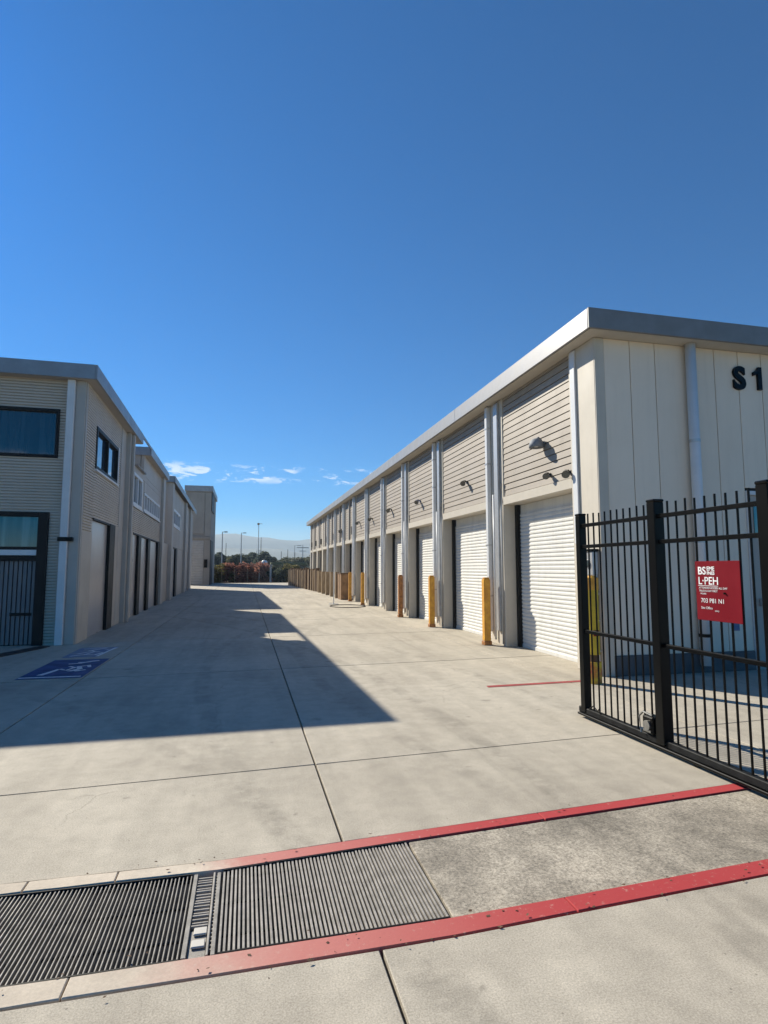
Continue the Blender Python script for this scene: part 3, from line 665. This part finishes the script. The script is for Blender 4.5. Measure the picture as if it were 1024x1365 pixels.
# lane face of the near block
rib_lane(lb, .125, 1.05, 2.4, HL, 'llight'); wbox(lb, 'corner_panel', 'llight', -.06, .004, .125, 1.05, 0, 2.398)
rib_lane(lb, 1.05, 4.2, 5.0, HL); rib_lane(lb, 3.78, 4.2, 3.92, 5.0); rib_lane(lb, 1.05, 4.2, 2.80, 3.92)
window_lane(lb, 1.08, 3.76, 3.95, 4.98, 2, 'blackframe', 'glass2', .09)
wbox(lb, 'reveal', 'white', -.06, .022, 3.765, 3.86, 3.93, 5.02)
f = wbox(lb, 'side_door', 'silver', -.08, -.05, 1.06, 3.0, 0, 2.74)
wbox(f, 'frame', 'blackframe', -.085, .03, 3.01, 3.70, 0, 2.79)
wbox(f, 'frame', 'blackframe', -.085, .02, 1.052, 3.005, 2.742, 2.79)
wbox(lb, 'wall_panel', 'lsmooth', -.08, -.01, 3.705, 4.30, 0, 2.795)
for (a, b, x) in ((4.31, 5.0, .0), (5.0, 5.55, .12)):
    wbox(lb, 'pilaster', 'pil', -.1, x, a, b, 0, HL - .002, bevel=.01)
MB().box(.125, .205, 5.2, 5.36, .0, HL - .02).build('downpipe', M['pil'], lb, bevel=.01)
# second section with smooth upper wall
for (a, b) in ((5.56, 6.45),):
    wbox(lb, 'wall_panel', 'lsmooth', -.1, .0, a, b, 2.80, 4.995); wbox(lb, 'wall_panel', 'llight', -.1, .0, a, 6.9, 0, 2.798)
wbox(lb, 'wall_panel', 'lsmooth', -.1, .0, 6.452, 14.2, 4.80, 4.995)
wbox(lb, 'wall_panel', 'lsmooth', -.1, .002, 5.56, 6.58, 4.997, HL - .003)
wbox(lb, 'wall_panel', 'lsmooth', -.1, .002, 8.71, 14.88, 4.997, HL - .003)
wbox(lb, 'wall_panel', 'lsmooth', -.1, .0, 9.0, 14.2, 4.42, 4.798)
rib_lane(lb, 6.452, 14.2, 2.80, 3.62)
wbox(lb, 'wall_panel', 'lsmooth', -.1, -.012, 8.55, 9.0, 3.62, 4.798); wbox(lb, 'wall_panel', 'lsmooth', -.1, -.012, 13.9, 14.2, 3.62, 4.42)
window_lane(lb, 6.5, 8.5, 3.68, 4.78, 2, 'white', 'glass', .11)
window_lane(lb, 9.02, 13.85, 3.70, 4.40, 7, 'white', 'glass', .10)
f = wbox(lb, 'sliding_door', 'silver', -.085, -.055, 6.91, 14.1, 0, 2.74)
wbox(f, 'head_frame', 'blackframe', -.09, .02, 6.91, 14.1, 2.742, 2.796)
for a, b in ((8.0, 8.6), (10.4, 11.0), (13.5, 14.1)): wbox(f, 'post', 'blackframe', -.09, .03, a, b, 0, 2.74)
wbox(lb, 'pilaster', 'pil', -.1, .12, 14.201, 14.9, 0, HL - .003, bevel=.01)
# low link and third block
ct = left_root('workshop_building', 'greige two-storey workshop block standing behind the first left building', 15.0)
HC = 6.05
wbox(ct, 'link_wall', 'lsmooth', -12, -.02, -.08, 2.99, 0, 2.85)
wbox(ct, 'inner_wall', 'lsmooth', -12, -.10, 3.0, 21.5, 0, HC, bevel=0)
wbox(ct, 'roof', 'roof', -12.1, .22, 2.8, 21.6, HC + .25, HC + .30, bevel=0)
wbox(ct, 'fascia', 'fasciaL', .222, .26, 2.8, 21.6, HC - .01, HC + .31, bevel=.005)
wbox(ct, 'fascia', 'fasciaL', -12.1, .22, 2.755, 2.797, HC - .01, HC + .31, bevel=.005)
wbox(ct, 'pilaster', 'pil', -.1, .16, 3.0, 3.8, 0, HC, bevel=.01)
wbox(ct, 'wall_panel', 'lsmooth', -.1, .0, 3.81, 21.5, 4.95, HC)
wbox(ct, 'wall_panel', 'lsmooth', -.1, .0, 3.81, 5.2, 2.8, 4.948); wbox(ct, 'wall_panel', 'lsmooth', -.1, .0, 9.4, 21.5, 2.8, 4.948)
wbox(ct, 'wall_panel', 'lsmooth', -.1, .0, 5.21, 9.39, 2.8, 3.9)
window_lane(ct, 5.22, 9.38, 3.95, 4.93, 3, 'white', 'glass', .16)
f = wbox(ct, 'sliding_door', 'silver', -.09, -.06, 3.81, 8.0, 0, 2.73); wbox(f, 'head_frame', 'blackframe', -.095, .02, 3.81, 8.0, 2.732, 2.796)
wbox(f, 'post', 'blackframe', -.09, .03, 7.0, 8.0, 0, 2.73)
wbox(ct, 'wall_panel', 'lsmooth', -.1, -.02, 8.01, 21.5, 0, 2.797)
for y in (12.5, 17): wbox(ct, 'pilaster', 'pil', -.1, .14, y, y + .7, 0, HC - .002)
# far block facing the lane end
fb = thing('far_building', 'tall plain greige block with a roll door closing the left row', 'building', (-5.9, 60, 0))
wbox(fb, 'wall', 'far', .0, 2.4, 0.02, 9, 0, 9.2, bevel=0)
wbox(fb, 'end_column', 'far', 1.85, 2.42, -.05, .018, 0, 4.45); wbox(fb, 'end_column', 'far', -.03, .36, -.05, .018, 0, 9.1)
wbox(fb, 'upper_panel', 'far', .38, 1.8, -.06, .018, 5.0, 9.1, bevel=.02); wbox(fb, 'upper_panel', 'far', 1.84, 2.42, -.05, .018, 4.75, 9.1, bevel=.02)
wbox(fb, 'ledge', 'far', -.05, 2.45, -.14, .016, 4.5, 4.72)
wbox(fb, 'fascia', 'fasciaL', -.12, 2.55, -.2, 9.1, 9.2, 9.75); 
f = wbox(fb, 'roll_door', 'greydoor', .42, 1.80, -.0, .018, .05, 4.35, bevel=0)
pr = []; z = .05
while z < 4.2: pr += [(-.01, z), (-.04, z + .03), (-.04, z + .2), (-.01, z + .22)]; z += .25
MB().profile(pr, lambda y, z: (.42, y, z), lambda y, z: (1.80, y, z)).build('curtain', M['greydoor'], f)
wbox(fb, 'wall_box', 'black', 1.9, 2.2, -.2, -.052, 1.7, 2.5); wbox(fb, 'wall_box', 'black', .36, .52, -.2, -.052, 2.6, 3.1)
wbox(fb, 'side_frame', 'blackframe', 2.42, 2.47, 0, 4, 0, 4.4); wbox(fb, 'side_fascia', 'blackframe', 2.42, 2.5, 0, 4, 7.3, 9.1)
# dark channel before the gate door on the left
mk = MB().poly([(-4.9, 10.3), (-3.95, 13.2), (-3.9, 13.55), (-4.1, 13.6), (-4.25, 13.2), (-5.3, 10.4)], .002, .012).build('threshold_strip', M['darkstrip']); tag(mk, 'dark threshold strip on the ground before the left slatted door', 'strip', kind='structure')

# ------------------------------------------------------------ background
def leaves(n, rad, sz, m, name='crown', flat=.7, lumps=9, seed=0):
    rnd = random.Random(seed); bm = bmesh.new(); cs = []
    for k in range(lumps):
        a = rnd.uniform(0, 6.283); r = rnd.uniform(0, .62); cs.append((Vector((math.cos(a) * r, math.sin(a) * r, rnd.uniform(-.5, .6) * flat)), rnd.uniform(.25, .5)))
    for k in range(n):
        c, r = rnd.choice(cs); d = Vector((rnd.gauss(0, 1), rnd.gauss(0, 1), rnd.gauss(0, 1))).normalized() * r * rnd.uniform(.5, 1.12)
        p = (c + Vector((d.x, d.y, d.z * .85))) * rad
        q = Vector((rnd.gauss(0, 1), rnd.gauss(0, 1), rnd.gauss(0, 1))).normalized().to_track_quat('Z', 'Y'); s = sz * rnd.uniform(.6, 1.4)
        bm.faces.new([bm.verts.new(p + q @ Vector(v)) for v in ((-s, -s * .5, 0), (s, -s * .45, 0), (s * .9, s * .5, 0), (-s * .8, s * .55, 0))])
    me = bpy.data.meshes.new(name); bm.to_mesh(me); bm.free(); me.materials.append(m); return me
CR = {k: [leaves(2600, 1., .065, M[m], seed=s + i * 10) for s in range(3)] for i, (k, m) in enumerate((('g', 'leaf'), ('b', 'leafb'), ('r', 'leafr'), ('o', 'leafo')))}
trunkm = MB().tube((0, 0, 0), (0, 0, 1), .05, .025, n=7).mesh('trunk', M['bark'])
def tree(name, label, cat, x, y, h, w_, kind, group, trunk=.35):
    t = thing(name, label, cat, (x, y, -.16), random.uniform(0, 6), group)
    a = link('trunk', trunkm, t); a.scale = (h * .5, h * .5, h * .75)
    c = link('crown', random.choice(CR[kind]), t, (0, 0, h * (trunk + (1 - trunk) / 2))); c.scale = (w_, w_, h * (1 - trunk) / 1.5)
    return t
# russet hedge behind the lane end
hd = [(-3.4, 'o', 'low olive shrub nearest the far building'), (-2.4, 'r', 'russet shrub second from the far building'), (-1.5, 'o', 'yellow-green shrub left of the large russet hedge'), (-.5, 'r', 'russet shrub behind the thin left post'),
      (.5, 'r', 'russet shrub in the middle of the hedge'), (1.4, 'r', 'tall russet shrub right of the hedge middle'), (2.3, 'r', 'tallest russet shrub before the grey post'), (3.2, 'b', 'dark shrub right of the grey post'), (4.2, 'b', 'dark shrub before the olive hedge top'), (5.2, 'o', 'olive shrub beside the timber fence'), (6.3, 'b', 'dark shrub behind the timber fence')]
for k, (x, kd, lab) in enumerate(hd):
    tree('shrub', lab, 'shrub', x * 1.0 + .1, 75.5 + random.uniform(-.5, .8), {'r': 2.3, 'o': 1.9, 'b': 2.1}[kd] + random.uniform(0, .35), random.uniform(1.25, 1.5), kd, 'shrubs along the end of the lane', -.25)
# beam/fence beyond the lane end
t = thing('rail_fence', 'low fence of slim posts and dark rails at the lane end', 'fence', (0, 74.3, 0))
for x in (-4.4, -2.85, -1.35, 0.2, 1.6): MB().box(x - .04, x + .04, -.04, .04, -.1, 1.55).build('post', M['wood'] if x != 1.6 else M['steelpole'], t)
for z in (.55, 1.1): MB().box(-4.4, 1.6, -.02, .02, z, z + .06).build('rail', M['wood2'], t)
t = thing('grey_post', 'thick pale grey post standing before the dark shrubs', 'post', (2.95, 73.6, -.1))
MB().tube((0, 0, 0), (0, 0, 2.1), .12).build('post', M['steelpole'], t); MB().box(-.2, .2, -.2, .2, 2.1, 2.2).build('cap', M['steelpole'], t)
t = thing('olive_canopy', 'long olive green canopy roof above the dark shrubs at the lane end', 'canopy', (3.1, 78, 0))
MB().box(0, 4.6, -1, 1, 2.05, 2.42).build('canopy_top', mat('olive_cloth', (.17, .18, .09), .8), t, bevel=.05)
for x in (.1, 2.3, 4.5): MB().box(x - .05, x + .05, -.05, .05, -.16, 2.05).build('post', M['wood2'], t)
# trees behind
tr_l = [(-9, 120, 6.5, 3.4, 'b'), (-5.5, 128, 7.5, 3.2, 'b'), (-2.2, 118, 6.0, 2.8, 'g'), (.5, 135, 7.8, 3.8, 'b'), (3.6, 130, 7.2, 3.2, 'b'), (6.2, 140, 5.6, 2.8, 'g'), (9.5, 150, 6.4, 4.0, 'g'), (13, 145, 5.8, 3.6, 'g'), (16.5, 138, 6.2, 3.6, 'g'), (-13, 130, 7, 3.6, 'b'), (20, 150, 6.4, 3.8, 'g')]
nm = ['blue-green tree just right of the far building', 'second blue-green tree from the far building', 'short green tree behind the left lamp pole', 'tall dark tree behind the middle lamp pole', 'dark tree left of the white tank', 'small green tree right of the white tank', 'broad green tree behind the olive canopy', 'round green tree right of the olive canopy', 'green tree beside the end of the storage building', 'blue-green tree half hidden by the far building', 'green tree at the storage building far corner']
for (x, y, h, w_, kd), lab in zip(tr_l, nm): tree('tree', lab, 'tree', x, y, h * .8, w_, kd, 'trees beyond the lane end', .12)
wood = []
bmw = bmesh.new(); rnd = random.Random(5)
for k in range(9000):
    x = rnd.uniform(-160, 190); y = rnd.uniform(180, 330); hh = 2 + 3.5 * (.5 + .5 * math.sin(x * .13 + y * .05)) * rnd.random() + rnd.random() * 1.5; s = rnd.uniform(.3, .8)
    p = Vector((x, y, rnd.uniform(0, hh))); q = Vector((rnd.gauss(0, 1), rnd.gauss(0, 1), rnd.gauss(0, 1))).normalized().to_track_quat('Z', 'Y')
    bmw.faces.new([bmw.verts.new(p + q @ Vector(v)) for v in ((-s, -s, 0), (s, -s * .8, 0), (s, s, 0), (-s, s * .7, 0))])
mw = bpy.data.meshes.new('woodland'); bmw.to_mesh(mw); bmw.free(); mw.materials.append(M['leafb'])
tag(link('woodland', mw), 'far low belt of blue-green scrub and trees below the hills', 'woodland', kind='stuff')
t = thing('storage_tank', 'small round white tank among the trees beyond the lane', 'tank', (3.7, 125, -.16))
MB().tube((0, 0, 0), (0, 0, 2.9), .7, n=20).build('tank_body', M['white'], t); MB().lathe([(.7, 2.9), (.62, 3.2), (.4, 3.45), (.01, 3.55)], 20).build('dome', M['white'], t, smooth=True)
# street lamps and poles
def slamp(label, x, y, h, arm=.9, r=.06):
    t = thing('street_lamp', label, 'street lamp', (x, y, -.12), 0, 'street lamps beyond the lane')
    MB().tube((0, 0, 0), (0, 0, h), r * 1.3, r * .8, n=8).build('pole', M['steelpole'], t)
    MB().box(-.02, arm, -.05, .05, h - .02, h + .05).build('arm', M['steelpole'], t)
    MB().box(arm * .45, arm * 1.15, -.14, .14, h - .04, h + .10).build('lamp_head', M['lamp_grey'], t)
    return t
slamp('nearest tall street lamp on a pale pole, beside the far building', -3.05, 78, 6.4, .55, .065)
slamp('second street lamp, rising above the russet hedge', -.95, 110, 8.2, .75, .085)
slamp('lamp on a short pole left of the power tower', 13.5, 170, 8.3, 1.6, .09)
slamp('small lamp arm over the trees in the middle', 2.3, 140, 5.8, 1.0, .07)
t = thing('beacon_mast', 'tallest thin mast with red beacon head above the hills', 'mast', (2.5, 130, -.12))
MB().tube((0, 0, 0), (0, 0, 11.4), .1, .06, n=8).build('pole', M['steelpole'], t); MB().box(-.3, .15, -.15, .15, 11.2, 11.6).build('beacon', M['orange'], t); MB().box(.15, .8, -.06, .06, 11.4, 11.5).build('arm', M['steelpole'], t)
pp = MB().tube((0, 0, 0), (0, 0, 1), .09, .06, n=7).mesh('slim_pole', M['bark'])
for x, y, h, lab in ((3.3, 140, 9, 'dark slim pole just right of the beacon mast'), (-4.6, 140, 7.6, 'slim pole between the two left street lamps'), (8.3, 145, 5.9, 'short slim pole above the middle trees'), (10.2, 150, 6.6, 'slim pole left of the cluster of pylons'), (18.3, 155, 8.4, 'slim pole close to the storage building roof'), (12.0, 150, 5.8, 'shortest slim pole over the green trees')):
    o = link('slim_pole', pp, None, (x, y, -.12)); o.scale = (1, 1, h); tag(o, lab, 'pole', 'slim poles above the trees')
t = thing('power_pylon', 'power pylon with a cross arm in front of the hills', 'pylon', (14.9, 160, -.12))
MB().tube((0, 0, 0), (0, 0, 8.2), .14, .08, n=6).build('mast', M['steelpole'], t); MB().box(-1.6, 1.6, -.08, .08, 7.3, 7.5).build('cross_arm', M['steelpole'], t); MB().box(-1.0, 1.0, -.08, .08, 6.4, 6.55).build('cross_arm', M['steelpole'], t)
# timber fence and bollards by the far end of the storage building
t = thing('timber_fence', 'brown close-set timber post fence past the far roll doors', 'fence', (0, 0, 0))
pk = [MB().box(-.13, .13, -.10, .10, 0, hh).mesh('fence_post', m) for hh, m in ((1.55, M['wood']), (1.7, M['wood2']), (1.62, M['wood']))]
a, b = Vector((4.95, 41)), Vector((4.2, 58)); n = 34
for k in range(n):
    p = a.lerp(b, k / (n - 1)); link('fence_post', pk[k % 3], t, (p.x + random.uniform(-.05, .05), p.y, random.uniform(-.12, 0)))
labs = ['tan timber bollard closest to the orange-stained box', 'second tan timber bollard of the row', 'third tan timber bollard of the row', 'fourth tan timber bollard of the row', 'tan timber bollard nearest the brown fence']
bmh = MB().box(-.11, .11, -.11, .11, 0, 1.42).mesh('bollard_post', M['wood'], bevel=.01)
for k, lab in enumerate(labs):
    o = link('timber_bollard', bmh, None, (4.86, 31.9 + 1.95 * k, 0)); tag(o, lab, 'bollard', 'tan timber bollards before the far doors')
t = thing('rust_cabinet', 'rust brown metal cabinet standing by the far roll doors', 'cabinet', (4.98, 30.6, 0))
MB().box(-.2, .2, -.55, .55, .0, 1.32).build('body', mat('brown_cabinet', (.30, .17, .08), .7, var=.2), t, bevel=.01); MB().box(-.22, .22, -.57, .57, 1.325, 1.38).build('lid', M['wood2'], t); MB().box(-.21, -.2, -.02, .02, .1, 1.3).build('door_seam', M['gap'], t)
# thin white pole with hose loop
t = thing('thin_pole', 'thin white pole on a small base plate in the lane', 'pole', (3.9, 26.6, 0))
MB().tube((0, 0, .02), (0, 0, 2.45), .025, n=8).build('pole', M['pipe'], t); MB().box(-.2, .2, -.2, .2, 0, .02).build('base_plate', M['galv'], t)
pts = [(.35 + .75 * math.cos(u * .35), -1.6 + .95 * math.sin(u * .35), .012 + .002 * u / 18) for u in range(20)]
tag(MB().path([(3.9 + x, 26.5 + y, z) for x, y, z in pts], .018).build('hose', M['gap']), 'dark loop of hose lying on the concrete by the thin pole', 'hose')
# hills
def hills(y0, base, amp, seed, label):
    rnd = random.Random(seed); bm = bmesh.new(); nx, ny = 140, 14; g = []
    ph = [rnd.uniform(0, 6.28) for _ in range(8)]
    def hgt(x): return base + amp * (.5 * math.sin(x / 310 + ph[0]) + .3 * math.sin(x / 140 + ph[1]) + .17 * math.sin(x / 61 + ph[2]) + .09 * math.sin(x / 23 + ph[3]) + .05 * math.sin(x / 9 + ph[4]))
    for j in range(ny + 1):
        r_ = []
        for i in range(nx + 1):
            x = -2600 + 5200 * i / nx; v = j / ny; k = math.sin(v * math.pi) ** .8
            r_.append(bm.verts.new((x, y0 + (v - .5) * 900, -1 + max(0, hgt(x)) * k + (rnd.uniform(-2, 2) if 0 < j < ny else 0))))
        g.append(r_)
    for j in range(ny):
        for i in range(nx): bm.faces.new((g[j][i], g[j][i + 1], g[j + 1][i + 1], g[j + 1][i]))
    me = bpy.data.meshes.new('hills'); bm.to_mesh(me); bm.free(); me.materials.append(M['hill'])
    for p in me.polygons: p.use_smooth = True
    tag(link('hills', me), label, 'hills', kind='structure')
hills(2200, 108, 26, 3, 'far pale blue ridge of hills on the horizon')
hills(1500, 46, 14, 9, 'nearer low hills below the far blue ridge')
# air
hz = bpy.data.materials.new('haze'); hz.use_nodes = True; t = hz.node_tree; t.nodes.clear()
pv = N(t, 'ShaderNodeVolumePrincipled', i_Density=.00042, i_Anisotropy=.15); pv.inputs['Color'].default_value = (.66, .84, 1, 1)
t.links.new(pv.outputs[0], N(t, 'ShaderNodeOutputMaterial').inputs['Volume'])
tag(MB().box(-2850, 2850, -70, 2950, -2.2, 165).build('haze', hz), 'thin pale haze that softens the distant hills', 'haze', kind='stuff')
print('objects', len(bpy.data.objects))
